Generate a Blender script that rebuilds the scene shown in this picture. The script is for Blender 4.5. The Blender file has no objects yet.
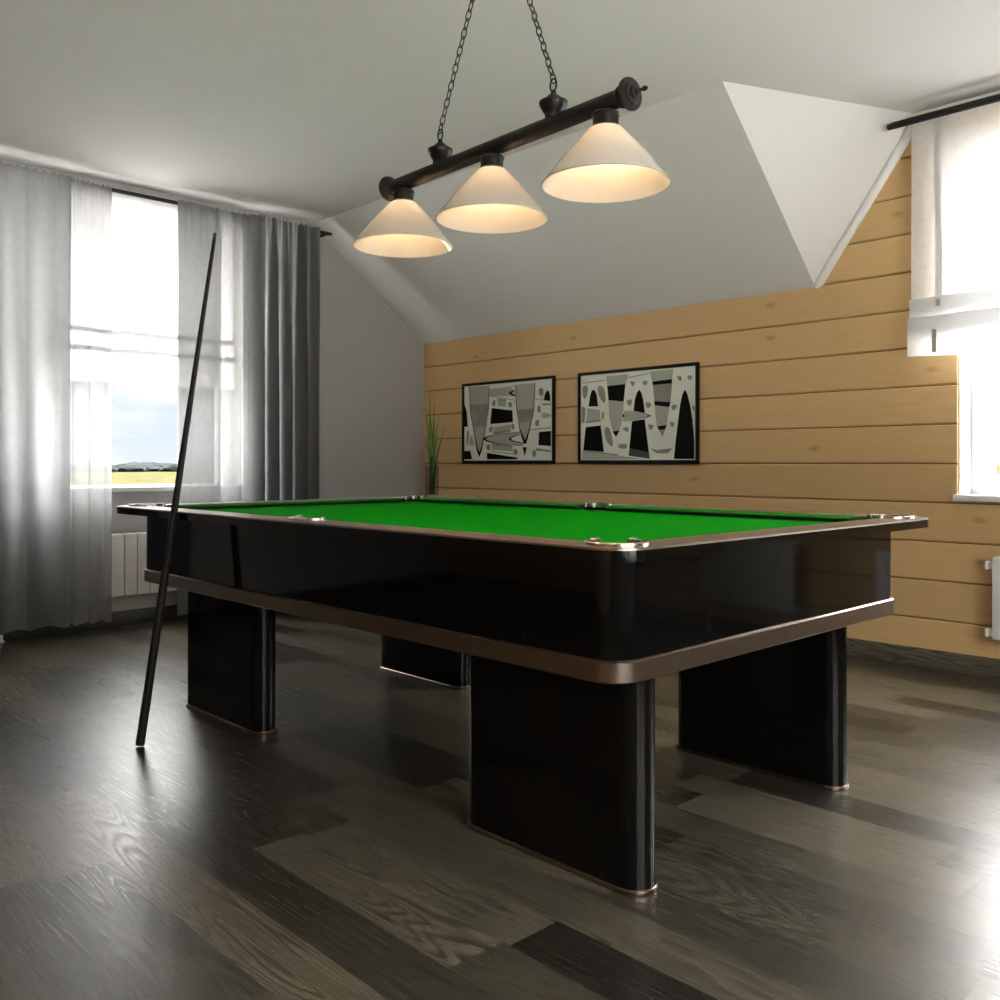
import bpy, bmesh, math, random
from mathutils import Vector, Matrix
random.seed(7)
SC = bpy.context.scene
COL = SC.collection
PI = math.pi

# ------------------------------------------------------------------ helpers
def lin(r, g=None, b=None):
    if g is None: r, g, b = r
    f = lambda c: c/12.92 if c <= .04045 else ((c+.055)/1.055)**2.4
    return (f(r/255), f(g/255), f(b/255), 1)

def tag(o, label=None, cat=None, group=None, kind=None):
    if label: o['label'] = label
    if cat: o['category'] = cat
    if group: o['group'] = group
    if kind: o['kind'] = kind
    return o

def empty(name, loc=(0,0,0), rz=0):
    o = bpy.data.objects.new(name, None); COL.objects.link(o)
    o.location = loc; o.rotation_euler = (0,0,rz); o.empty_display_size = .1
    return o

def obj(name, bm, mats, parent=None, smooth=30, loc=None):
    me = bpy.data.meshes.new(name)
    bmesh.ops.recalc_face_normals(bm, faces=bm.faces[:])
    bm.to_mesh(me); bm.free()
    for m in (mats if isinstance(mats, (list, tuple)) else [mats]): me.materials.append(m)
    if smooth:
        me.shade_smooth(); me.set_sharp_from_angle(angle=math.radians(smooth))
    o = bpy.data.objects.new(name, me); COL.objects.link(o)
    if parent: o.parent = parent
    if loc: o.location = loc
    return o

def box(bm, x0, x1, y0, y1, z0, z1, mi=0, bev=0):
    b2 = bmesh.new()
    bmesh.ops.create_cube(b2, size=1)
    for v in b2.verts:
        v.co = Vector((x0+(v.co.x+.5)*(x1-x0), y0+(v.co.y+.5)*(y1-y0), z0+(v.co.z+.5)*(z1-z0)))
    if bev: bmesh.ops.bevel(b2, geom=b2.edges[:], offset=bev, segments=2, affect='EDGES', profile=.5)
    merge(bm, b2, mi)

def merge(bm, b2, mi=0, mat=None):
    vm = {}
    for v in b2.verts: vm[v] = bm.verts.new(mat @ v.co if mat else v.co)
    for f in b2.faces:
        try:
            nf = bm.faces.new([vm[v] for v in f.verts]); nf.material_index = mi if mi is not None else f.material_index
        except ValueError: pass
    b2.free()

def tube(bm, pts, r, n=12, closed=False, mi=0, caps=True):
    """tube along pts; r a number or one radius per point"""
    P = [Vector(p) for p in pts]; N = len(P)
    R = r if isinstance(r, (list, tuple)) else [r]*N
    rings = []; up = None
    for i in range(N):
        if closed: t = (P[(i+1) % N]-P[i-1]).normalized()
        else: t = (P[min(i+1, N-1)]-P[max(i-1, 0)]).normalized()
        if up is None:
            up = Vector((0,0,1)) if abs(t.z) < .9 else Vector((1,0,0))
        a = t.cross(up).normalized(); b = a.cross(t).normalized(); up = b
        rings.append([bm.verts.new(P[i]+R[i]*(math.cos(2*PI*k/n)*a+math.sin(2*PI*k/n)*b)) for k in range(n)])
    for i in range(N if closed else N-1):
        q, w = rings[i], rings[(i+1) % N]
        for k in range(n):
            f = bm.faces.new((q[k], q[(k+1) % n], w[(k+1) % n], w[k])); f.material_index = mi
    if caps and not closed:
        for q in (rings[0], rings[-1]):
            f = bm.faces.new(q); f.material_index = mi

def lathe(bm, prof, n=32, o=(0,0,0), axis='z', mi=0, close=False):
    rings = []
    def place(r, h, a):
        c, s = r*math.cos(a), r*math.sin(a)
        if axis == 'z': p = (c, s, h)
        elif axis == 'x': p = (h, c, s)
        else: p = (c, h, s)
        return Vector(o)+Vector(p)
    for r, h in prof:
        if r < 1e-6: rings.append([bm.verts.new(place(0, h, 0))])
        else: rings.append([bm.verts.new(place(r, h, 2*PI*k/n)) for k in range(n)])
    pairs = list(zip(rings[:-1], rings[1:]))
    if close: pairs.append((rings[-1], rings[0]))
    for q, w in pairs:
        for k in range(n):
            k2 = (k+1) % n
            if len(q) == 1 and len(w) == 1: continue
            if len(q) == 1: vs = (q[0], w[k2], w[k])
            elif len(w) == 1: vs = (q[k], q[k2], w[0])
            else: vs = (q[k], q[k2], w[k2], w[k])
            f = bm.faces.new(vs); f.material_index = mi

def rrect(hx, hy, r, seg=8, cx=0, cy=0):
    pts = []
    for (sx, sy, a0) in ((1,1,0), (-1,1,90), (-1,-1,180), (1,-1,270)):
        for k in range(seg+1):
            a = math.radians(a0+90*k/seg)
            pts.append((cx+sx*(hx-r)+r*math.cos(a), cy+sy*(hy-r)+r*math.sin(a)))
    return pts

def loft(bm, layers, cap=True, mi=0):
    """layers: list of (points2d, z); same count each"""
    rings = [[bm.verts.new((p[0], p[1], z)) for p in pts] for pts, z in layers]
    n = len(rings[0])
    for q, w in zip(rings[:-1], rings[1:]):
        for k in range(n):
            f = bm.faces.new((q[k], q[(k+1) % n], w[(k+1) % n], w[k])); f.material_index = mi
    if cap:
        for q in (rings[0], rings[-1]):
            f = bm.faces.new(q); f.material_index = mi

def plate(bm, outer, holes, z0, z1, xf=None, mi=0, side_mi=None):
    """flat prism with holes, made in xy and moved by xf(x, y, z)"""
    xf = xf or (lambda x, y, z: (x, y, z))
    side_mi = mi if side_mi is None else side_mi
    loops = [outer]+holes
    for z in (z0, z1):
        edges = []
        for L in loops:
            vs = [bm.verts.new(xf(p[0], p[1], z)) for p in L]
            for i in range(len(vs)): edges.append(bm.edges.new((vs[i], vs[(i+1) % len(vs)])))
        nrm = Vector(xf(0, 0, 1))-Vector(xf(0, 0, 0))
        r = bmesh.ops.triangle_fill(bm, use_beauty=True, use_dissolve=False, edges=edges, normal=nrm)
        for g in r['geom']:
            if isinstance(g, bmesh.types.BMFace): g.material_index = mi
    for L in loops:
        a = [bm.verts.new(xf(p[0], p[1], z0)) for p in L]; b = [bm.verts.new(xf(p[0], p[1], z1)) for p in L]
        for i in range(len(L)):
            j = (i+1) % len(L)
            f = bm.faces.new((a[i], a[j], b[j], b[i])); f.material_index = side_mi
    bmesh.ops.remove_doubles(bm, verts=bm.verts[:], dist=1e-6)

def chaikin(p, k=2):
    for _ in range(k):
        q = []
        for i in range(len(p)):
            a, b = p[i], p[(i+1) % len(p)]
            q += [(.75*a[0]+.25*b[0], .75*a[1]+.25*b[1]), (.25*a[0]+.75*b[0], .25*a[1]+.75*b[1])]
        p = q
    return p

# ------------------------------------------------------------------ materials
def new_mat(name):
    m = bpy.data.materials.new(name); m.use_nodes = True
    nt = m.node_tree; nt.nodes.clear()
    out = nt.nodes.new('ShaderNodeOutputMaterial')
    return m, nt, out

class NT:
    def __init__(s, nt): s.nt = nt
    def n(s, t, **k):
        nd = s.nt.nodes.new(t)
        for a, b in k.items():
            if a.startswith('i_'):
                key = a[2:].replace('_', ' ')
                nd.inputs[int(key) if key.isdigit() else key].default_value = b
            else: setattr(nd, a, b)
        return nd
    def l(s, a, b): s.nt.links.new(a, b)
    def math(s, op, a, b=None, c=None, clamp=False):
        nd = s.n('ShaderNodeMath', operation=op); nd.use_clamp = clamp
        for i, v in enumerate((a, b, c)):
            if v is None: continue
            if isinstance(v, (int, float)): nd.inputs[i].default_value = v
            else: s.l(v, nd.inputs[i])
        return nd.outputs[0]
    def mix(s, fac, a, b, mode='MIX'):
        nd = s.n('ShaderNodeMix', data_type='RGBA', blend_type=mode)
        for i, v in ((0, fac), (6, a), (7, b)):
            if isinstance(v, (int, float)): nd.inputs[i].default_value = v
            elif isinstance(v, tuple): nd.inputs[i].default_value = v
            else: s.l(v, nd.inputs[i])
        return nd.outputs[2]
    def ramp(s, fac, stops, interp='LINEAR'):
        nd = s.n('ShaderNodeValToRGB'); cr = nd.color_ramp; cr.interpolation = interp
        while len(cr.elements) < len(stops): cr.elements.new(.5)
        for e, (p, c) in zip(cr.elements, stops):
            e.position = p; e.color = c if isinstance(c, tuple) else (c, c, c, 1)
        s.l(fac, nd.inputs[0]); return nd.outputs[0]
    def mapr(s, v, a, b, c, d):
        nd = s.n('ShaderNodeMapRange'); nd.clamp = True
        s.l(v, nd.inputs[0])
        for i, x in enumerate((a, b, c, d)): nd.inputs[i+1].default_value = x
        return nd.outputs[0]

def pbr(name, color, rough=.5, metal=0, bump=None, coat=0, spec=.5, noise=None):
    m, nt, out = new_mat(name); N = NT(nt)
    p = N.n('ShaderNodeBsdfPrincipled')
    p.inputs['Base Color'].default_value = color
    p.inputs['Roughness'].default_value = rough
    p.inputs['Metallic'].default_value = metal
    p.inputs['Coat Weight'].default_value = coat
    p.inputs['Specular IOR Level'].default_value = spec
    tc = N.n('ShaderNodeTexCoord')
    if noise:      # (scale, amount): gentle tone variation
        nz = N.n('ShaderNodeTexNoise'); nz.inputs['Scale'].default_value = noise[0]; nz.inputs['Detail'].default_value = 4
        N.l(tc.outputs['Object'], nz.inputs['Vector'])
        f = N.mapr(nz.outputs['Fac'], .3, .7, 1-noise[1], 1+noise[1])
        c = N.n('ShaderNodeVectorMath', operation='SCALE'); c.inputs[0].default_value = color[:3]; N.l(f, c.inputs['Scale'])
        N.l(c.outputs[0], p.inputs['Base Color'])
    if bump:
        nz = N.n('ShaderNodeTexNoise'); nz.inputs['Scale'].default_value = bump[0]; nz.inputs['Detail'].default_value = 3
        N.l(tc.outputs['Object'], nz.inputs['Vector'])
        b = N.n('ShaderNodeBump'); b.inputs['Strength'].default_value = bump[1]; b.inputs['Distance'].default_value = .002
        N.l(nz.outputs['Fac'], b.inputs['Height']); N.l(b.outputs[0], p.inputs['Normal'])
    N.l(p.outputs[0], out.inputs[0])
    return m

def cloth_mat(name, color, trans, clear=0, scale=900, thru=None):
    """woven cloth that lets daylight through: diffuse + translucent + open weave"""
    m, nt, out = new_mat(name); N = NT(nt)
    tc = N.n('ShaderNodeTexCoord')
    nz = N.n('ShaderNodeTexNoise', i_Scale=scale/30, i_Detail=3); N.l(tc.outputs['Object'], nz.inputs['Vector'])
    f = N.mapr(nz.outputs['Fac'], .3, .7, .96, 1.04)
    c = N.n('ShaderNodeVectorMath', operation='SCALE'); c.inputs[0].default_value = color[:3]; N.l(f, c.inputs['Scale'])
    d = N.n('ShaderNodeBsdfDiffuse'); t = N.n('ShaderNodeBsdfTranslucent')
    N.l(c.outputs[0], d.inputs[0])
    c2 = N.n('ShaderNodeVectorMath', operation='SCALE'); c2.inputs[0].default_value = (thru or color)[:3]; N.l(f, c2.inputs['Scale']); N.l(c2.outputs[0], t.inputs[0])
    mx = N.n('ShaderNodeMixShader'); mx.inputs[0].default_value = trans
    N.l(d.outputs[0], mx.inputs[1]); N.l(t.outputs[0], mx.inputs[2])
    res = mx.outputs[0]
    if clear:
        tr = N.n('ShaderNodeBsdfTransparent'); m2 = N.n('ShaderNodeMixShader'); m2.inputs[0].default_value = clear
        N.l(res, m2.inputs[1]); N.l(tr.outputs[0], m2.inputs[2]); res = m2.outputs[0]
    N.l(res, out.inputs[0])
    return m

def glass_mat(name, tint=(.97,.98,.98,1)):
    m, nt, out = new_mat(name); N = NT(nt)
    tr = N.n('ShaderNodeBsdfTransparent'); tr.inputs[0].default_value = tint
    gl = N.n('ShaderNodeBsdfGlossy'); gl.inputs['Roughness'].default_value = .02
    fr = N.n('ShaderNodeFresnel', i_IOR=1.12)
    mx = N.n('ShaderNodeMixShader'); N.l(fr.outputs[0], mx.inputs[0])
    N.l(tr.outputs[0], mx.inputs[1]); N.l(gl.outputs[0], mx.inputs[2]); N.l(mx.outputs[0], out.inputs[0])
    return m

def floor_mat(name, W=.155, L=.82, rough=(.26,.36), lift=1.0):
    """dark oak boards running along X, each with its own tone and grain"""
    m, nt, out = new_mat(name); N = NT(nt)
    tc = N.n('ShaderNodeTexCoord'); sp = N.n('ShaderNodeSeparateXYZ'); N.l(tc.outputs['Object'], sp.inputs[0])
    x, y = sp.outputs[0], sp.outputs[1]
    if lift != 1.0: y = N.math('ADD', y, sp.outputs[2])
    row = N.math('FLOOR', N.math('DIVIDE', y, W))
    wn = N.n('ShaderNodeTexWhiteNoise', noise_dimensions='1D'); N.l(row, wn.inputs['W'])
    xo = N.math('ADD', N.math('DIVIDE', x, L), N.math('MULTIPLY', wn.outputs['Value'], 7.3))
    col = N.math('FLOOR', xo)
    cv = N.n('ShaderNodeCombineXYZ'); N.l(row, cv.inputs[0]); N.l(col, cv.inputs[1])
    w2 = N.n('ShaderNodeTexWhiteNoise', noise_dimensions='2D'); N.l(cv.outputs[0], w2.inputs['Vector'])
    rnd = w2.outputs['Value']
    sc = N.n('ShaderNodeSeparateColor'); N.l(w2.outputs['Color'], sc.inputs[0])
    # grain coordinates: stretched along the board, shifted per board
    gx = N.math('ADD', N.math('MULTIPLY', x, .9), N.math('MULTIPLY', rnd, 37))
    gy = N.math('ADD', N.math('MULTIPLY', y, 7), N.math('MULTIPLY', sc.outputs[1], 53))
    gv = N.n('ShaderNodeCombineXYZ'); N.l(gx, gv.inputs[0]); N.l(gy, gv.inputs[1])
    n1 = N.n('ShaderNodeTexNoise', i_Scale=1.0, i_Detail=1.5, i_Roughness=.4); N.l(gv.outputs[0], n1.inputs['Vector'])
    rings = N.math('FRACT', N.math('MULTIPLY', n1.outputs['Fac'], 34))
    ring = N.ramp(rings, [(0, .0), (.16, .1), (.45, .85), (.75, 1.), (1, 0.)])
    fv = N.n('ShaderNodeCombineXYZ'); N.l(N.math('MULTIPLY', gx, 6), fv.inputs[0]); N.l(N.math('MULTIPLY', gy, 22), fv.inputs[1])
    n2 = N.n('ShaderNodeTexNoise', i_Scale=1.0, i_Detail=5, i_Roughness=.65); N.l(fv.outputs[0], n2.inputs['Vector'])
    fine = N.mapr(n2.outputs['Fac'], .36, .64, 0, 1)
    amt = N.mapr(sc.outputs[2], .35, .85, .1, 1)          # some boards have bold figure, most are quiet
    g = N.mix(amt, fine, N.mix(.35, ring, fine))
    dark = N.mix(rnd, lin(13,12,10), lin(48,45,37)); light = N.mix(rnd, lin(40,37,31), lin(108,101,85))
    c = N.mix(g, dark, light)
    # joints between boards
    fy = N.math('FRACT', N.math('DIVIDE', y, W)); fx = N.math('FRACT', xo)
    ey = N.math('MINIMUM', fy, N.math('SUBTRACT', 1, fy)); ex = N.math('MINIMUM', fx, N.math('SUBTRACT', 1, fx))
    jy = N.mapr(ey, .0, .012, 0, 1); jx = N.mapr(ex, .0, .0018, 0, 1)
    j = N.math('MINIMUM', jy, jx)
    c = N.mix(j, N.mix(.35, c, lin(24,22,19)), c)
    p = N.n('ShaderNodeBsdfPrincipled'); N.l(c, p.inputs['Base Color'])
    p.inputs['Specular IOR Level'].default_value = .5
    N.l(N.mapr(g, 0, 1, rough[1], rough[0]), p.inputs['Roughness'])
    b = N.n('ShaderNodeBump', i_Strength=.14, i_Distance=.0012)
    N.l(N.math('MULTIPLY', g, .6), b.inputs['Height']); N.l(b.outputs[0], p.inputs['Normal'])
    N.l(p.outputs[0], out.inputs[0])
    return m

KNOTS = [(-1.86,1.53), (-1.63,.765), (-1.62,.56), (-2.5,1.13), (-5.33,1.885), (-4.31,1.93), (-2.77,1.97), (-2.77,1.78), (-2.03,2.36), (-3.3,.95)]
def boards_mat(name, base=(208,173,123), knots=KNOTS):
    """pale planed timber boards lying along X, stacked every .2 m in Z"""
    m, nt, out = new_mat(name); N = NT(nt)
    tc = N.n('ShaderNodeTexCoord'); sp = N.n('ShaderNodeSeparateXYZ'); N.l(tc.outputs['Object'], sp.inputs[0])
    x, z = N.math('ADD', sp.outputs[0], N.math('MULTIPLY', sp.outputs[1], .7)), sp.outputs[2]
    row = N.math('FLOOR', N.math('DIVIDE', N.math('SUBTRACT', z, .047), .2))
    wn = N.n('ShaderNodeTexWhiteNoise', noise_dimensions='1D'); N.l(row, wn.inputs['W'])
    gx = N.math('ADD', N.math('MULTIPLY', x, .55), N.math('MULTIPLY', wn.outputs['Value'], 31))
    gv = N.n('ShaderNodeCombineXYZ'); N.l(gx, gv.inputs[0]); N.l(N.math('MULTIPLY', z, 9), gv.inputs[1])
    n1 = N.n('ShaderNodeTexNoise', i_Scale=1.3, i_Detail=2, i_Roughness=.45); N.l(gv.outputs[0], n1.inputs['Vector'])
    ring = N.math('FRACT', N.math('MULTIPLY', n1.outputs['Fac'], 13))
    ring = N.ramp(ring, [(0, 0.), (.5, 1.), (.92, .75), (1, 0.)])
    fv = N.n('ShaderNodeCombineXYZ'); N.l(N.math('MULTIPLY', gx, 5), fv.inputs[0]); N.l(N.math('MULTIPLY', z, 260), fv.inputs[1])
    n2 = N.n('ShaderNodeTexNoise', i_Scale=1.0, i_Detail=3); N.l(fv.outputs[0], n2.inputs['Vector'])
    b0 = tuple(c for c in base)
    A = lin(b0[0]-7, b0[1]-10, b0[2]-12); B = lin(b0[0]+5, b0[1]+6, b0[2]+6)
    c = N.mix(N.math('ADD', N.math('MULTIPLY', ring, .35), N.math('MULTIPLY', n2.outputs['Fac'], .65)), A, B)
    tone = N.mapr(wn.outputs['Value'], 0, 1, .93, 1.05)
    ts = N.n('ShaderNodeVectorMath', operation='SCALE'); N.l(c, ts.inputs[0]); N.l(tone, ts.inputs['Scale']); c = ts.outputs[0]
    d = None
    for kx, kz in knots:
        e = N.math('ADD', N.math('POWER', N.math('MULTIPLY', N.math('SUBTRACT', sp.outputs[0], kx), .45), 2), N.math('POWER', N.math('SUBTRACT', z, kz), 2))
        d = e if d is None else N.math('MINIMUM', d, e)
    if d is not None:
        d = N.math('SQRT', d)
        dn = N.math('ADD', d, N.math('MULTIPLY', N.math('SUBTRACT', n2.outputs['Fac'], .5), .008))
        c = N.mix(N.mapr(dn, +.003, .021, .5, 0), c, lin(150,96,44))
    p = N.n('ShaderNodeBsdfPrincipled'); N.l(c, p.inputs['Base Color']); p.inputs['Roughness'].default_value = .5
    p.inputs['Specular IOR Level'].default_value = .3
    N.l(p.outputs[0], out.inputs[0])
    return m

def field_mat(name):
    m, nt, out = new_mat(name); N = NT(nt)
    tc = N.n('ShaderNodeTexCoord')
    mp = N.n('ShaderNodeMapping'); mp.inputs['Scale'].default_value = (.12, .5, 1); N.l(tc.outputs['Object'], mp.inputs[0])
    n = N.n('ShaderNodeTexNoise', i_Scale=1.0, i_Detail=8, i_Roughness=.7); N.l(mp.outputs[0], n.inputs['Vector'])
    c = N.ramp(n.outputs['Fac'], [(.36, (.016,.020,.009,1)), (.48, (.036,.034,.016,1)), (.62, (.050,.046,.024,1))])
    d = N.n('ShaderNodeBsdfDiffuse'); N.l(c, d.inputs[0]); N.l(d.outputs[0], out.inputs[0])
    return m

M = {}
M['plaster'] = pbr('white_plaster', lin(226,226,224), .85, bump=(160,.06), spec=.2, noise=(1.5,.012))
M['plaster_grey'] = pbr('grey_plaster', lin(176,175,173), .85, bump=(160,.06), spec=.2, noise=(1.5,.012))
M['floor'] = floor_mat('dark_oak_boards')
M['skirting'] = floor_mat('dark_oak_skirting', W=3.0, L=2.6, rough=(.35,.5), lift=0)
M['boards'] = boards_mat('pale_timber_boards')
M['groove'] = pbr('groove_shadow_gap', lin(70,48,30), .8)
M['white_paint'] = pbr('white_paint', lin(236,236,236), .35, noise=(3,.01))
M['white_plastic'] = pbr('white_frame', lin(240,242,246), .3, noise=(3,.01))
M['radiator'] = pbr('radiator_enamel', lin(225,225,224), .35, noise=(4,.015))
M['gap'] = pbr('dark_gap', lin(40,40,40), .8)
M['chrome'] = pbr('polished_nickel', (.56,.51,.46,1), .2, 1, noise=(20,.03))
M['lacquer'] = pbr('black_gloss_lacquer', (.0035,.0033,.003,1), .06, 0, spec=.2, noise=(5,.1))
M['bronze'] = pbr('satin_bronze', (.25,.19,.15,1), .3, 1, noise=(30,.04))
M['bronze_light'] = pbr('brushed_bronze_rail', (.36,.29,.24,1), .33, 1, noise=(30,.04))
M['cloth'] = pbr('green_baize', (.0,.265,.0015,1), .95, 0, bump=(900,.25), spec=.03, noise=(120,.06))
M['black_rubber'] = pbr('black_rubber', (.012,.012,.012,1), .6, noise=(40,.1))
M['pocket'] = pbr('pocket_lining', (.008,.008,.008,1), .7, noise=(40,.1))
M['lamp_black'] = pbr('matte_black_metal', (.022,.021,.021,1), .42, .6, noise=(60,.12))
M['rod'] = pbr('black_rod_metal', (.018,.018,.019,1), .4, .3, noise=(40,.1))
M['frame'] = pbr('black_frame', (.005,.005,.005,1), .45, spec=.2, noise=(30,.1))
M['cue_black'] = pbr('black_cue_lacquer', (.010,.0085,.007,1), .5, spec=.25, noise=(30,.15))
M['cue_tip'] = pbr('cue_leather', (.03,.03,.03,1), .8, noise=(80,.1))
M['leaf'] = pbr('grass_leaf', lin(98,136,60), .45, noise=(14,.35))
M['stem'] = pbr('grass_stem', lin(48,72,38), .6, noise=(30,.3))
M['pedestal'] = pbr('white_pedestal', lin(232,232,230), .4, noise=(4,.01))
M['glass'] = glass_mat('window_glass'); M['vase'] = glass_mat('vase_glass', (.93,.94,.92,1))
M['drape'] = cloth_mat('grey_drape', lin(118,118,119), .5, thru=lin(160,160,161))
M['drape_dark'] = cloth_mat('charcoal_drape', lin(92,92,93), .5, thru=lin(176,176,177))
M['sheer'] = cloth_mat('grey_sheer', lin(150,150,151), .5, .24, thru=lin(138,138,139))
M['blind'] = cloth_mat('white_blind', lin(240,240,241), .52, thru=(.68,.68,.685,1))
M['tape'] = cloth_mat('beige_tape', lin(190,186,172), .3)
M['field'] = field_mat('yellow_field')
M['bounce_ground'] = pbr('pale_bounce_gravel', lin(196,194,190), .95, noise=(.8,.08))
M['trees'] = pbr('distant_trees', (.019,.022,.022,1), 1, noise=(.15,.35), spec=0)
M['artW'] = pbr('print_white', lin(226,229,216), .5, noise=(9,.05)); M['artL'] = pbr('print_pale_grey', lin(172,173,157), .5, noise=(6,.05))
M['artG'] = pbr('print_mid_grey', lin(140,141,126), .5, noise=(12,.15)); M['artK'] = pbr('print_black', lin(10,10,10), .6, spec=.1, noise=(9,.1))
M['artD'] = pbr('print_dark_grey', lin(60,60,56), .5, noise=(9,.1))
def shade_mat():
    m, nt, out = new_mat('opal_glass'); N = NT(nt)
    tc = N.n('ShaderNodeTexCoord'); nz = N.n('ShaderNodeTexNoise', i_Scale=6.0, i_Detail=2); N.l(tc.outputs['Object'], nz.inputs['Vector'])
    c = N.mix(nz.outputs['Fac'], (.90,.885,.86,1), (.94,.925,.90,1))
    d = N.n('ShaderNodeBsdfDiffuse'); t = N.n('ShaderNodeBsdfTranslucent'); N.l(c, d.inputs[0]); N.l(c, t.inputs[0])
    g = N.n('ShaderNodeBsdfGlossy'); g.inputs['Roughness'].default_value = .12
    a = N.n('ShaderNodeMixShader'); a.inputs[0].default_value = .54; N.l(d.outputs[0], a.inputs[1]); N.l(t.outputs[0], a.inputs[2])
    fr = N.n('ShaderNodeFresnel', i_IOR=1.4); b = N.n('ShaderNodeMixShader'); N.l(fr.outputs[0], b.inputs[0])
    N.l(a.outputs[0], b.inputs[1]); N.l(g.outputs[0], b.inputs[2]); N.l(b.outputs[0], out.inputs[0])
    return m
M['shade'] = shade_mat()
def bulb_mat():
    m, nt, out = new_mat('warm_bulb'); N = NT(nt)
    e = N.n('ShaderNodeEmission'); bb = N.n('ShaderNodeBlackbody', i_Temperature=3700.0); N.l(bb.outputs[0], e.inputs[0]); e.inputs[1].default_value = BULB
    N.l(e.outputs[0], out.inputs[0]); return m
BULB = 40.0
M['bulb'] = bulb_mat()

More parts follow.
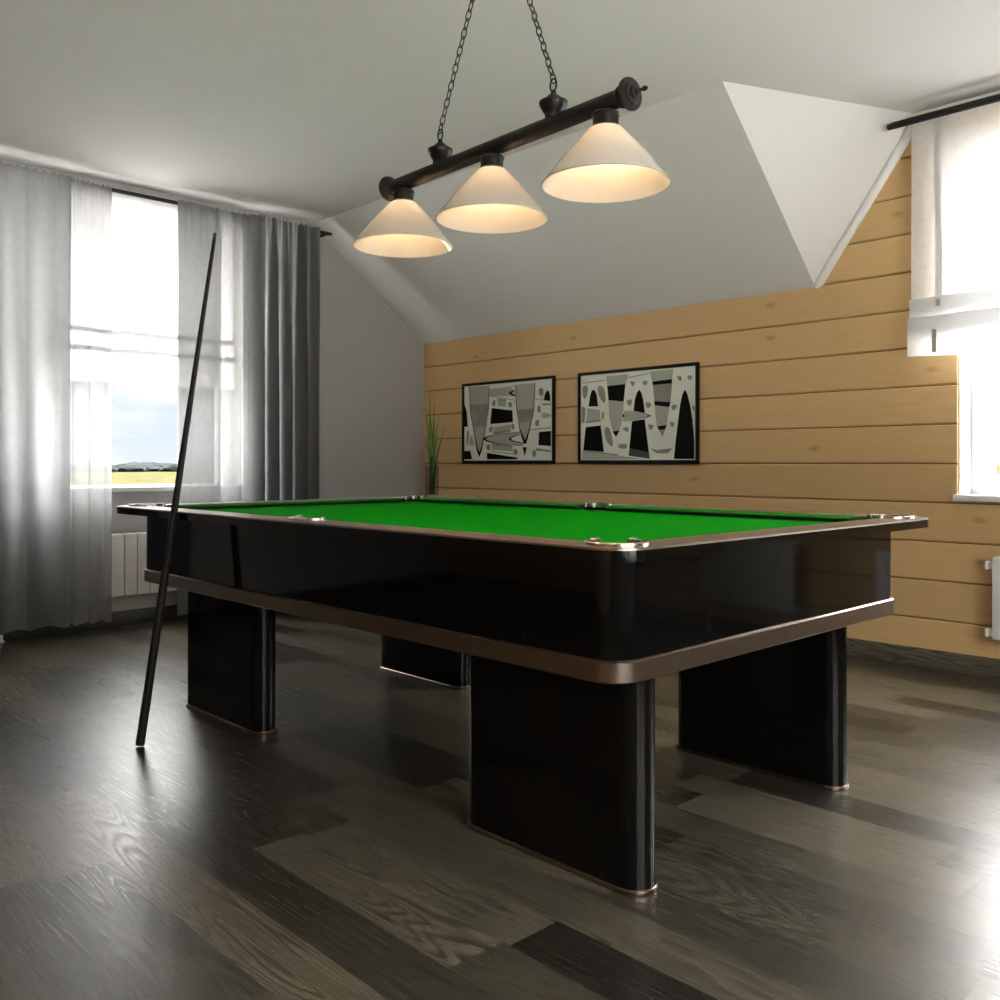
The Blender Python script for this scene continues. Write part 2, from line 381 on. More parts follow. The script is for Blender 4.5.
ART_A = [('K',0,[(0.076,0.959), (0.313,0.951), (0.303,0.657), (0.255,0.351), (0.227,0.173), (0.195,0.08), (0.163,0.173), (0.136,0.356), (0.086,0.644)]), ('L',0,[(0.083,0.957), (0.308,0.953), (0.296,0.657), (0.248,0.365), (0.215,0.198), (0.197,0.148), (0.175,0.2), (0.143,0.369), (0.094,0.644)]), ('G',0,[(0.089,0.735), (0.301,0.734), (0.281,0.454), (0.122,0.454)]), ('K',0,[(0.595,0.934), (0.808,0.935), (0.791,0.6), (0.748,0.384), (0.713,0.238), (0.684,0.233), (0.64,0.413), (0.606,0.674)]), ('L',0,[(0.602,0.934), (0.802,0.937), (0.784,0.6), (0.739,0.391), (0.7,0.276), (0.647,0.419), (0.613,0.674)]), ('G',0,[(0.615,0.636), (0.785,0.643), (0.768,0.493), (0.633,0.487)]), ('L',0,[(0.31,0.898), (0.544,0.909), (0.589,0.874), (0.6,0.798), (0.31,0.828)]), ('G',0,[(0.31,0.835), (0.6,0.754), (0.6,0.746), (0.31,0.824)]), ('G',0,[(0.31,0.906), (0.583,0.923), (0.583,0.917), (0.31,0.898)]), ('K',0,[(0.524,0.846), (0.555,0.865), (0.591,0.872), (0.589,0.865), (0.555,0.843), (0.6,0.805), (0.6,0.798), (0.555,0.814)]), ('L',0,[(0.394,0.789), (0.497,0.762), (0.492,0.682), (0.405,0.701)]), ('G',0,[(0.411,0.789), (0.495,0.769), (0.495,0.75), (0.411,0.765)]), ('K',0,[(0.34,0.677), (0.566,0.633), (0.572,0.496), (0.322,0.483)]), ('L',0,[(0.358,0.444), (0.549,0.466), (0.549,0.398), (0.358,0.373)]), ('G',0,[(0.352,0.386), (0.549,0.398), (0.549,0.38), (0.352,0.361)]), ('K',0,[(0.236,0.307), (0.275,0.335), (0.405,0.362), (0.656,0.378), (0.656,0.373), (0.405,0.354), (0.298,0.328), (0.269,0.307), (0.298,0.283), (0.405,0.246), (0.678,0.213), (0.678,0.208), (0.405,0.238), (0.275,0.274)]), ('L',0,[(0.269,0.307), (0.298,0.328), (0.405,0.354), (0.656,0.373), (0.678,0.213), (0.405,0.246), (0.298,0.283)]), ('K',0,[(0.523,0.299), (0.566,0.326), (0.651,0.351), (0.656,0.345), (0.572,0.317), (0.553,0.298), (0.577,0.276), (0.684,0.246), (0.684,0.236), (0.566,0.266)]), ('W',0,[(0.553,0.298), (0.572,0.317), (0.656,0.345), (0.684,0.246), (0.577,0.276)]), ('L',0,[(0.34,0.241), (0.566,0.205), (0.572,0.148), (0.34,0.172)]), ('G',0,[(0.34,0.247), (0.566,0.214), (0.566,0.197), (0.34,0.227)]), ('G',0,[(0.328,0.156), (0.617,0.115), (0.617,0.107), (0.328,0.148)]), ('K',0,[(0.852,0.367), (0.963,0.375), (0.963,0.203), (0.841,0.217)]), ('K',0,[(0.287,0.134), (0.622,0.074), (0.611,0.055), (0.287,0.057)]), ('K',0,[(0.022,0.74), (0.047,0.647), (0.059,0.463), (0.022,0.465)]), ('K',0,[(0.022,0.162), (0.091,0.162), (0.11,0.058), (0.022,0.058)]), ('K',0,[(0.897,0.728), (0.902,0.773), (0.913,0.811), (0.933,0.839), (0.945,0.824), (0.953,0.792), (0.96,0.715)]), ('K',0,[(0.678,0.197), (0.717,0.195), (0.698,0.098)]), ('G',1,[(0.352,0.767), (0.382,0.778), (0.376,0.69), (0.34,0.706)]), ('G',1,[(0.527,0.742), (0.561,0.726), (0.555,0.665), (0.527,0.685)]), ('G',1,[(0.316,0.446), (0.352,0.463), (0.34,0.375), (0.304,0.402)]), ('G',1,[(0.555,0.472), (0.583,0.477), (0.589,0.402), (0.561,0.416)]), ('G',1,[(0.287,0.236), (0.322,0.241), (0.316,0.153), (0.275,0.184)]), ('G',1,[(0.583,0.186), (0.617,0.167), (0.622,0.117), (0.583,0.117)]), ('G',1,[(0.836,0.669), (0.857,0.674), (0.857,0.584), (0.831,0.598)]), ('G',1,[(0.815,0.502), (0.847,0.512), (0.836,0.428), (0.804,0.454)]), ('G',1,[(0.781,0.164), (0.815,0.151), (0.804,0.079), (0.781,0.079)]), ('G',0,[(0.883,0.691), (0.963,0.685), (0.963,0.668), (0.883,0.672)]), ('L',1,[(0.873,0.595), (0.963,0.565), (0.963,0.535), (0.883,0.517)]), ('G',0,[(0.76,0.402), (0.963,0.417), (0.963,0.405), (0.76,0.392)]), ('G',0,[(0.82,0.181), (0.963,0.154), (0.963,0.139), (0.82,0.157)]), ('G',0,[(0.799,0.745), (0.894,0.748), (0.894,0.74), (0.799,0.739)]), ('G',1,[(0.841,0.863), (0.889,0.871), (0.883,0.775), (0.852,0.789)]), ('G',1,[(0.047,0.398), (0.079,0.424), (0.065,0.254), (0.053,0.228)]), ('L',1,[(0.091,0.37), (0.122,0.331), (0.141,0.227), (0.079,0.227)])]
ART_B = [('L',0,[(0.25,0.939), (0.446,0.943), (0.418,0.841), (0.259,0.835)]), ('K',0,[(0.259,0.835), (0.418,0.841), (0.402,0.657), (0.271,0.682)]), ('L',0,[(0.269,0.679), (0.404,0.655), (0.394,0.48), (0.37,0.367), (0.336,0.288), (0.304,0.37), (0.28,0.487)]), ('K',0,[(0.306,0.348), (0.368,0.356), (0.337,0.287)]), ('L',0,[(0.621,0.95), (0.808,0.951), (0.797,0.85), (0.64,0.85)]), ('K',0,[(0.64,0.846), (0.797,0.854), (0.797,0.811), (0.645,0.809)]), ('G',0,[(0.645,0.809), (0.797,0.811), (0.785,0.622), (0.658,0.643)]), ('K',0,[(0.658,0.644), (0.785,0.622), (0.776,0.576), (0.66,0.6)]), ('L',0,[(0.66,0.6), (0.776,0.576), (0.756,0.392), (0.679,0.389), (0.668,0.479)]), ('K',0,[(0.679,0.386), (0.756,0.395), (0.744,0.351), (0.695,0.345)]), ('G',0,[(0.695,0.346), (0.744,0.351), (0.723,0.279)]), ('K',0,[(0.092,0.628), (0.107,0.745), (0.123,0.8), (0.135,0.808), (0.151,0.792), (0.165,0.743), (0.178,0.624)]), ('K',0,[(0.487,0.548), (0.497,0.665), (0.514,0.74), (0.534,0.772), (0.551,0.74), (0.568,0.658), (0.58,0.526)]), ('K',0,[(0.474,0.447), (0.579,0.463), (0.62,0.055), (0.446,0.088)]), ('D',0,[(0.454,0.167), (0.609,0.121), (0.62,0.055), (0.446,0.088)]), ('K',0,[(0.813,0.052), (0.826,0.227), (0.844,0.416), (0.861,0.589), (0.878,0.694), (0.896,0.739), (0.913,0.699), (0.936,0.584), (0.957,0.409), (0.967,0.224), (0.967,0.05)]), ('K',0,[(0.066,0.402), (0.201,0.417), (0.23,0.128), (0.044,0.151)]), ('W',0,[(0.026,0.641), (0.265,0.573), (0.277,0.472), (0.026,0.433)]), ('G',0,[(0.082,0.608), (0.193,0.578), (0.193,0.567), (0.082,0.595)]), ('L',0,[(0.082,0.6), (0.193,0.575), (0.205,0.461), (0.07,0.454)]), ('G',0,[(0.07,0.466), (0.205,0.476), (0.205,0.458), (0.07,0.446)]), ('G',0,[(0.217,0.554), (0.236,0.554), (0.23,0.482), (0.211,0.49)]), ('K',0,[(0.57,0.529), (0.636,0.494), (0.57,0.468), (0.604,0.496)]), ('L',0,[(0.407,0.562), (0.491,0.553), (0.57,0.529), (0.614,0.496), (0.57,0.468), (0.491,0.452), (0.4,0.449)]), ('K',1,[(0.397,0.523), (0.41,0.529), (0.412,0.496), (0.397,0.491)]), ('L',0,[(0.038,0.137), (0.354,0.09), (0.57,0.05), (0.026,0.052)]), ('G',0,[(0.044,0.151), (0.354,0.104), (0.354,0.09), (0.038,0.137)]), ('G',1,[(0.032,0.855), (0.089,0.857), (0.076,0.734), (0.044,0.706)]), ('G',1,[(0.169,0.85), (0.236,0.828), (0.247,0.633), (0.193,0.709)]), ('G',1,[(0.236,0.402), (0.283,0.386), (0.319,0.169), (0.247,0.243)]), ('G',1,[(0.359,0.211), (0.435,0.216), (0.429,0.153), (0.359,0.169)]), ('G',1,[(0.388,0.381), (0.446,0.392), (0.44,0.323)]), ('G',1,[(0.457,0.872), (0.503,0.854), (0.48,0.798)]), ('G',1,[(0.559,0.861), (0.609,0.857), (0.581,0.797)]), ('G',1,[(0.423,0.669), (0.48,0.679), (0.457,0.589)]), ('G',1,[(0.586,0.644), (0.642,0.619), (0.604,0.559)]), ('G',1,[(0.833,0.888), (0.875,0.869), (0.859,0.817)]), ('G',1,[(0.911,0.879), (0.957,0.874), (0.936,0.817)]), ('G',1,[(0.792,0.594), (0.844,0.597), (0.808,0.526)]), ('G',0,[(0.625,0.164), (0.679,0.142), (0.802,0.161), (0.765,0.109), (0.679,0.11)]), ('G',1,[(0.604,0.413), (0.658,0.397), (0.625,0.335)]), ('G',1,[(0.776,0.431), (0.823,0.416), (0.802,0.356)]), ('G',0,[(0.032,0.633), (0.066,0.609), (0.058,0.454), (0.032,0.447)]), ('G',1,[(0.951,0.57), (0.967,0.575), (0.967,0.515)]), ('W',0,[(0.957,0.409), (0.968,0.329), (0.968,0.436)]), ('G',0,[(0.038,0.891), (0.236,0.901), (0.236,0.894), (0.038,0.883)]), ('G',0,[(0.44,0.909), (0.62,0.935), (0.62,0.929), (0.44,0.901)])]
SKY_LOW, SKY_HIGH, SKY_SIDE = .80, 18.0, 4.0
SUN, SUN_ANGLE, SUN_DIR = 0, 3, (1, 1.5, -2)
EXPOSURE = 0.55

# ------------------------------------------------------------------ room
XL, YB, XR, YF = -5.973, 4.853, 1.8, -2.2      # left wall, back wall, right wall, front wall
ZC, ZK, YS = 2.858, 2.047, 3.765               # ceiling, knee wall top, foot of the flat ceiling
P1, P2, P3 = (-2.402, YS, ZC), (-1.927, YB, ZC), (-2.495, YB, ZK)
Q1, Q2, Q3 = (1.462, YS, ZC), (.987, YB, ZC), (1.555, YB, ZK)
T = .3

bm = bmesh.new(); box(bm, XL-T, XR+T, YF-T, YB+T, -.2, 0)
tag(obj('floor', bm, M['floor'], smooth=0), kind='structure')

bm = bmesh.new()
def face(*pts): bm.faces.new([bm.verts.new(p) for p in pts])
face((XL-T,YF-T,ZC), (XR+T,YF-T,ZC), (XR+T,YS,ZC), Q1, Q2, (Q2[0],YB+.1,ZC), (P2[0],YB+.1,ZC), P2, P1, (XL-T,YS,ZC))
KS = (ZC-ZK)/(YB-YS)
face((XL-T,YS,ZC), P1, P3, (P3[0],YB+.1,ZK-.1*KS), (XL-T,YB+.1,ZK-.1*KS))
face(P1, P2, P3)
face(Q1, (XR+T,YS,ZC), (XR+T,YB+.1,ZK-.1*KS), (Q3[0],YB+.1,ZK-.1*KS), Q3)
face(Q1, Q3, Q2)
bmesh.ops.remove_doubles(bm, verts=bm.verts[:], dist=1e-4)
ceil = obj('ceiling', bm, M['plaster'], smooth=0); tag(ceil, kind='structure')

def rect(a0, a1, b0, b1): return [(a0,b0), (a1,b0), (a1,b1), (a0,b1)]
# left gable wall with the window opening; profile drawn in (y, z)
WL = (1.2, 3.2, .812, 2.72)
bm = bmesh.new()
plate(bm, rect(YF-T, YB+T, 0, ZC+.1), [rect(WL[0], WL[1], WL[2]+.05, WL[3])], 0, T, xf=lambda a, b, d: (XL-d, a, b))
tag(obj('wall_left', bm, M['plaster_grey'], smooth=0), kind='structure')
# right wall (behind the camera) with a wide window added for fill light
WR = (-.6, 2.4, .45, 2.35)
bm = bmesh.new()
plate(bm, rect(YF-T, YB+T, 0, ZC+.1), [rect(WR[0], WR[1], WR[2]+.05, WR[3])], 0, T, xf=lambda a, b, d: (XR+d, a, b))
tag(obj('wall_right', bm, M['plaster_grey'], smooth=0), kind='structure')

# boarded walls
def boarded(name, y, inward, clipA, clipB, holes, xa, xb, ztop):
    bm = bmesh.new(); c = .007; g = .002; dpt = .018
    k = -1
    while .047+.2*k < ztop:
        z0, z1 = max(.047+.2*k, 0)+g, .047+.2*(k+1)-g; k += 1
        z1 = min(z1, ztop)
        if z1-z0 < .01: continue
        cuts = sorted({z0, z1} | {h[2] for h in holes if z0 < h[2] < z1} | {h[3] for h in holes if z0 < h[3] < z1})
        for za, zb in zip(cuts[:-1], cuts[1:]):
            spans = [(xa, xb)]
            for h in holes:
                if h[2] <= za+1e-4 and h[3] >= zb-1e-4:
                    spans = [s for q in spans for s in ((q[0], min(q[1], h[0])), (max(q[0], h[1]), q[1])) if s[1]-s[0] > .001]
            ca, cb = (c if za == z0 else 0), (c if zb == z1 else 0)
            for sa, sb in spans:
                sec = [(dpt, za), (c, za)]+([(0, za+ca)] if ca else [(0, za)])+([(0, zb-cb)] if cb else [(0, zb)])+[(c, zb), (dpt, zb)]
                A = [bm.verts.new((sa, y-inward*d, z)) for d, z in sec]; B = [bm.verts.new((sb, y-inward*d, z)) for d, z in sec]
                n = len(sec)
                for i in range(n):
                    j = (i+1) % n
                    if (A[i].co-A[j].co).length > 1e-5: bm.faces.new((A[i], A[j], B[j], B[i]))
                bm.faces.new(A); bm.faces.new(B)
    for (pt, nv) in (clipA, clipB):
        if pt is None: continue
        # trim boards above the knee wall to the slope of the dormer
        up = [f for f in bm.faces if min(v.co.z for v in f.verts) > ZK-.001]
        gs = list({e for f in up for e in f.edges} | {v for f in up for v in f.verts})+up
        r = bmesh.ops.bisect_plane(bm, geom=gs, plane_co=pt, plane_no=nv, clear_outer=True, dist=1e-5)
        ed = [e for e in r['geom_cut'] if isinstance(e, bmesh.types.BMEdge)]
        bmesh.ops.holes_fill(bm, edges=ed)
    return bm
HB = [(-1.735, -.55, .808, 2.6), (-.03, .80, .808, 2.6)]
dx, dz = P2[0]-P3[0], P2[2]-P3[2]
bm = boarded('wall_back', YB, -1, (Vector(P3), Vector((-dz, 0, dx))), (Vector(Q3), Vector((dz, 0, dx))), [(h[0], h[1], h[2]+.05, h[3]) for h in HB], XL, XR, ZC)
# solid wall behind the boards
out = rect(XL-T, XR+T, 0, ZC+.1)
plate(bm, out, [rect(h[0], h[1], h[2]+.05, h[3]) for h in HB], .018, T, xf=lambda a, b, d: (a, YB+d, b), mi=1)
wb = obj('wall_back', bm, [M['boards'], M['groove']], smooth=0); tag(wb, kind='structure')
bm = boarded('wall_front', YF, 1, (None,None), (None,None), [], XL, XR, ZC)
box(bm, XL-T, XR+T, YF-T, YF-.018, 0, ZC+.02, 1)
tag(obj('wall_front', bm, [M['boards'], M['groove']], smooth=0), kind='structure')

# skirting boards
def skirting(name, x0, x1, y0, y1):
    bm = bmesh.new(); box(bm, x0, x1, y0, y1, 0, .095, bev=.004)
    tag(obj(name, bm, M['skirting'], smooth=30), kind='structure')
skirting('baseboard_left', XL, XL+.016, YF+.016, YB-.016)
skirting('baseboard_back', XL+.0, XR, YB-.016, YB)
skirting('baseboard_right', XR-.016, XR, YF+.016, YB-.016)
skirting('baseboard_front', XL, XR, YF, YF+.016)
# white moulding where the dormer slope meets the boarded wall
bm = bmesh.new(); ln = math.hypot(dx, dz); off = Vector((dz/ln*.017, 0, -dx/ln*.017))
A_, B_ = Vector((P3[0], YB-.002, P3[2]))+off, Vector((P2[0], YB-.002, P2[2]))+off
tube(bm, [A_.lerp(B_, -.005), A_.lerp(B_, .03), A_.lerp(B_, .97)], [.010, .026, .026], 16)
tag(obj('trim_1', bm, M['white_paint'], smooth=40), kind='structure')

# windows -------------------------------------------------------------------
def bar(bm, u0, u1, z0, z1, d0, d1, xf, bev=.004):
    b2 = bmesh.new(); box(b2, u0, u1, d0, d1, z0, z1, bev=bev)
    for v in b2.verts: v.co = Vector(xf(v.co.x, v.co.z, v.co.y))
    merge(bm, b2)
def window(name, h, xf, mull, sill_out=.03, lining=None):
    """frame, sash, pane and sill in a wall opening; xf(u, z, depth outwards)"""
    u0, u1, z0, z1 = h
    root = bmesh.new()
    a = .05; z0 += .0                                   # fixed frame
    for (p, q, r, s) in ((u0,u0+a,z0,z1), (u1-a,u1,z0,z1), (u0+a,u1-a,z0,z0+.03), (u0+a,u1-a,z1-a,z1)): bar(root, p, q, r, s, .17, .25, xf)
    w = obj(name, root, M['white_plastic'], smooth=30); tag(w, kind='structure')
    edges = [u0+a]+[u0+(u1-u0)*t for t in mull]+[u1-a]
    for i, (p, q) in enumerate(zip(edges[:-1], edges[1:])):
        sb = bmesh.new(); s = .062
        for (c0, c1, r0, r1) in ((p,p+s,z0+.03,z1-a), (q-s,q,z0+.03,z1-a), (p+s,q-s,z0+.03,z0+.03+s), (p+s,q-s,z1-a-s,z1-a)):
            bar(sb, c0, c1, r0, r1, .15, .225, xf, .008)
        obj('window_sash', sb, M['white_plastic'], w, smooth=30)
        pb = bmesh.new(); v = [pb.verts.new(xf(*t)) for t in ((p+s,z0+.03+s,.19), (q-s,z0+.03+s,.19), (q-s,z1-a-s,.19), (p+s,z1-a-s,.19))]; pb.faces.new(v)
        obj('window_pane', pb, M['glass'], w, smooth=0)
    sb = bmesh.new(); bar(sb, u0+.0005, u1-.0005, z0+.05, z0+.084, -.002, .16, xf, .004); bar(sb, u0-.012, u1+.012, z0+.05, z0+.084, -sill_out, -.0005, xf, .008)
    obj('window_sill', sb, M['white_paint'], w, smooth=30)
    if lining:                                           # white lining boards on the sides of the reveal
        lb = bmesh.new()
        bar(lb, u0+.001, u0+.011, z0+.085, z1, .012, .165, xf, .002); bar(lb, u1-.011, u1-.001, z0+.085, z1, .012, .165, xf, .002); bar(lb, u0+.011, u1-.011, z1-.011, z1-.001, .012, .165, xf, .002)
        obj('window_lining', lb, M['white_paint'], w, smooth=30)
    return w
window('window_1', WL, lambda u, z, d: (XL-d, u, z), (.32,))
window('window_2', HB[0], lambda u, z, d: (u, YB+d, z), (.5,), lining=True)
window('window_3', HB[1], lambda u, z, d: (u, YB+d, z), (), lining=True)
window('fill_window', WR, lambda u, z, d: (XR+d, u, z), (.5,))

# ------------------------------------------------------------------ outside
bm = bmesh.new()
v = [bm.verts.new(p) for p in ((-2500,-2500,-3), (2500,-2500,-3), (2500,2500,-3), (-2500,2500,-3))]; bm.faces.new(v)
tag(obj('crop_field', bm, M['field'], smooth=0), 'yellow flowering crop field seen through the left window', 'field', kind='structure')
bm = bmesh.new(); plate(bm, rrect(115, 400, 8, 6, 0, 285), [], -2.99, -2.96)  # pale ground added outside to bounce neutral light onto the ceiling
tag(obj('bounce_ground', bm, M['bounce_ground'], smooth=0), kind='structure')
bm = bmesh.new(); rnd = random.Random(3)
for i in range(230):
    u = rnd.uniform(-60, 330); d = -440+rnd.uniform(-30, 30); r = rnd.uniform(1.6, 3.6)
    b2 = bmesh.new(); bmesh.ops.create_icosphere(b2, subdivisions=2, radius=1)
    for q in b2.verts:
        k = 1+.25*math.sin(q.co.x*5+i)*math.cos(q.co.y*4+q.co.z*6)
        q.co = Vector((d+q.co.x*r*1.8*k, u+q.co.y*r*2.2*k, -3+r*.55+q.co.z*r*k*.75))
    merge(bm, b2)
tag(obj('tree_line', bm, M['trees'], smooth=60), 'low dark line of far trees along the field horizon outside the left window', 'trees', kind='stuff')

# ------------------------------------------------------------------ curtains
def curtain(name, mat, y0, y1, X, ztop, zbot, amp, folds, seed, flat=1.0, nu=220, nv=60, edge=None):
    rnd = random.Random(seed); bm = bmesh.new()
    ph = [rnd.uniform(0, 6.28) for _ in range(6)]
    grid = []
    for j in range(nv+1):
        t = j/nv; row = []                                # t: 0 at the rod, 1 at the hem
        for i in range(nu+1):
            u = i/nu
            w = u+.02*math.sin(2*PI*u*2.3+ph[0])+.008*math.sin(2*PI*u*5.1+ph[1])*t
            big = math.sin(2*PI*folds*w+ph[2]+.5*math.sin(3*t+ph[3])*t)
            big = .75*big+.35*math.sin(2*PI*folds*.53*w+ph[4]+.6*t)
            pinch = math.exp(-t*16)
            small = math.sin(2*PI*folds*2.7*u+ph[5])*.35*pinch+.5*math.sin(2*PI*folds*4.3*u)*pinch*.4
            a = amp*(.45+.55*min(1, t*2.2))
            x = X+a*big*flat*(1-.55*pinch)+.012*small
            z = ztop+(zbot-ztop)*t
            if j == 0: z += .007*math.sin(2*PI*folds*3.1*u+ph[1])+.004*math.sin(2*PI*folds*7.7*u)
            if j == nv: z += .010*math.sin(2*PI*folds*w+ph[2]+.8)
            yy = y0+(y1-y0)*u+.012*math.cos(2*PI*folds*w+ph[2])*min(1, t*2)
            if edge: yy += edge(t)*(u if abs(edge(1)) else 0)
            row.append(bm.verts.new((x, yy, z)))
        grid.append(row)
    for j in range(nv):
        for i in range(nu): bm.faces.new((grid[j][i], grid[j][i+1], grid[j+1][i+1], grid[j+1][i]))
    return bm
XC = XL+.155
tag(obj('curtain', curtain('c', M['drape'], .62, 1.96, XC+.055, 2.772, .075, .045, 9, 11), M['drape'], smooth=180),
    'thick pleated grey curtain at far left of the left window', 'curtain', 'curtains on the left window')
bm = curtain('s', M['sheer'], 1.93, 2.212, XC+.022, 2.770, .07, .012, 3, 5, nu=90)
tag(obj('curtain', bm, M['sheer'], smooth=180), 'pale sheer curtain beside the thick left curtain, edge next to the open window view', 'curtain', 'curtains on the left window')
bm = curtain('s', M['sheer'], 2.635, 3.22, XC+.020, 2.770, .06, .010, 4, 8, nu=120, edge=None)
b2 = curtain('s', M['sheer'], 2.635, 2.94, XC+.034, 2.769, .06, .008, 2, 21, nu=60)
merge(bm, b2)
tag(obj('curtain', bm, M['sheer'], smooth=180), 'grey sheer curtain right of the open window view, behind the upper end of the cue', 'curtain', 'curtains on the left window')
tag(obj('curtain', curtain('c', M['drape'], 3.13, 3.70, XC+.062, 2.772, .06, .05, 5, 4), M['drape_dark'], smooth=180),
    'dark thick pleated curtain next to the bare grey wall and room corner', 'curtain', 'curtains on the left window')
# rods
r = empty('curtain_rod', (XC-.002, 3.84, 2.760)); tag(r, 'long black curtain rod above the left window', 'curtain rod')
bm = bmesh.new(); tube(bm, [(0,-3.5,0), (0,-.03,0), (0,0,.002)], [.0135,.0135,.010], 14); obj('rod', bm, M['rod'], r, 40)
for dy in (-.03, -3.4):
    bm = bmesh.new(); box(bm, XL-(XC-.002), -.010, dy-.009, dy+.009, -.009, .009, bev=.002); obj('bracket', bm, M['rod'], r, 30)
YR = YB-.175
r = empty('curtain_rod', (-2.005, YR, 2.768)); tag(r, 'black rod over the white roman blind at upper right', 'curtain rod')
bm = bmesh.new(); tube(bm, [(-.004,0,-.003), (.02,0,0), (2.95,0,0)], [.014,.018,.018], 14); obj('rod', bm, M['rod'], r, 40)
for dx_ in (.82, 1.72, 2.9):
    bm = bmesh.new(); box(bm, dx_-.010, dx_+.010, -.010, .010, .012, ZC-2.768-.0005, bev=.002); obj('bracket', bm, M['rod'], r, 30)

# roman blinds: a profile (depth, z) pushed along the width
def blind(name, u0, u1, prof, xf, label, mats, tapes=(), group='roman blinds'):
    bm = bmesh.new(); nu = 24
    rows = []
    for (d, z) in prof:
        rows.append([bm.verts.new(xf(u0+(u1-u0)*i/nu, z+.004*math.sin(i*.9+z*9)*(1 if z < prof[0][1]-.1 else 0), d+.0025*math.sin(i*1.3+z*7))) for i in range(nu+1)])
    for a, b in zip(rows[:-1], rows[1:]):
        for i in range(nu): bm.faces.new((a[i], a[i+1], b[i+1], b[i]))
    o = obj(name, bm, mats[0], smooth=50); tag(o, label, 'blind', group)
    for (ua, ub, za, zb, d) in tapes:
        tb = bmesh.new(); b2 = bmesh.new(); box(b2, ua, ub, d, d+.0015, za, zb)
        for v in b2.verts: v.co = Vector(xf(v.co.x, v.co.z, v.co.y))
        merge(tb, b2); obj('tape', tb, mats[1], o, 0)
    return o
profL = [(0,2.79)]+[(0,2.79-.895*i/8) for i in range(1,9)]+[(.004,1.885),(.022,1.868),(.034,1.875),(.030,1.90),(.012,1.90),(.012,1.80),(.016,1.765),(.030,1.752),(.036,1.765),(.028,1.785),(.015,1.775),(.015,1.62),(.020,1.567)]
o = blind('roman_blind', 1.855, 3.105, profL, lambda u, z, d: (XL+.03+d, u, z), 'white roman blind half lowered over the left window', (M['blind'], M['tape']))
hb = bmesh.new(); box(hb, XL, XL+.04, 1.855, 3.105, 2.775, 2.81, bev=.003); obj('head_rail', hb, M['white_paint'], o, 30)
profF = [(0,2.79)]+[(0,2.79-1.80*i/14) for i in range(1,15)]+[(.006,.955),(.010,.912)]  # added blind, hidden by the drape, evens the light coming through it
o = blind('roman_blind', 1.13, 1.845, profF, lambda u, z, d: (XL+.034+d, u, z), 'unseen white roman blind added to even the daylight behind the thick far left curtain', (M['blind'], M['tape']))
hb = bmesh.new(); box(hb, XL, XL+.04, 1.13, 1.845, 2.775, 2.81, bev=.003); obj('head_rail', hb, M['white_paint'], o, 30)
profR = [(0,2.815)]+[(0,2.815-.96*i/10) for i in range(1,11)]+[(.002,1.80),(.008,1.792),(.013,1.80),(.012,1.86),(.018,1.884),(.026,1.875),(.024,1.82),(.026,1.70),(.032,1.692),(.037,1.70),(.036,1.765),(.042,1.788),(.050,1.778),(.048,1.72),(.052,1.64),(.054,1.585)]
for (u0, u1, lb, tp) in ((-1.925, -.36, 'white roman blind in front of the window at upper right', True), (-.22, .99, 'white roman blind on the second dormer window, beyond the frame', False)):
    tapes = [(u0+.130, u0+.152, 1.832, 1.868, .0275), (u0+.122, u0+.144, 1.600, 1.715, .0545)] if tp else []
    o = blind('roman_blind', u0, u1, profR, lambda u, z, d: (u, YB-.09-d, z), lb, (M['blind'], M['tape']), tapes)
    hb = bmesh.new(); box(hb, u0, u1, YB-.09, YB, 2.80, 2.835, bev=.003); obj('head_rail', hb, M['white_paint'], o, 30)
    if tp:
        tb = bmesh.new(); box(tb, u0+.120, u0+.152, YB-.088, YB-.0865, 1.86, 2.80); obj('lining_seam', tb, M['blind'], o, 0)

# ------------------------------------------------------------------ radiators
def radiator(n, label, xf, far=True, z0=.205, z1=.6, w=.083):
    """a row of aluminium sections; xf(along, off the wall, z)"""
    r = empty('radiator', xf(0,0,0)); o0 = Vector(xf(0,0,0))
    tag(r, label, 'radiator', 'white panel radiators')
    L = lambda a, b, c: Vector(xf(a,b,c))-o0
    def bx(bm, a0, a1, b0, b1, c0, c1, bev=.004):
        b2 = bmesh.new(); box(b2, a0, a1, b0, b1, c0, c1, bev=bev)
        for v in b2.verts: v.co = L(*v.co)
        merge(bm, b2)
    for i in range(n):
        bm = bmesh.new(); a = i*w
        bx(bm, a+.0025, a+w-.0025, .095, .108, z0, z1-.03)               # flat front fin
        bx(bm, a+.0008, a+w-.0008, .045, .108, z1-.045, z1, .012)        # rounded top
        bx(bm, a+.0008, a+w-.0008, .045, .104, z0+.0, z0+.03, .008)
        bx(bm, a+.030, a+w-.030, .05, .1, z0+.02, z1-.03, .004)
        obj('section', bm, M['radiator'], r, 30)
    for zz in (z1-.045, z0+.025):
        bm = bmesh.new(); bx(bm, -.022, 0.001, .055, .088, zz-.016, zz+.016, .004); obj('end_cap', bm, M['white_paint'], r, 30)
        bm = bmesh.new(); bx(bm, -.036, -.022, .05, .094, zz-.02, zz+.02, .006); obj('valve', bm, M['white_paint'], r, 30)
    for a in (w*1.5, w*(n-1.5)):
        bm = bmesh.new(); bx(bm, a-.008, a+.008, .0005, .06, z1-.06, z1-.03, .002); obj('bracket', bm, M['white_paint'], r, 30)
    pa = w*(n-.5) if far else w*.5                                     # supply pipe down into the floor at one end
    bm = bmesh.new(); tube(bm, [L(pa,.075,0), L(pa,.075,z0+.01)], .0095, 12); tube(bm, [L(pa,.075,0), L(pa,.075,.006)], .02, 14); obj('pipe', bm, M['white_paint'], r, 40)
    return r
radiator(17, 'white sectional radiator under the left window', lambda a, b, c: (XL+b, 1.57+a, c), far=False)
radiator(11, 'white sectional radiator at the right edge under the dormer window', lambda a, b, c: (-1.54+a, YB-b, c))

radiator(10, 'white sectional radiator under the second dormer window, beyond the right edge', lambda a, b, c: (-.04+a, YB-b, c))

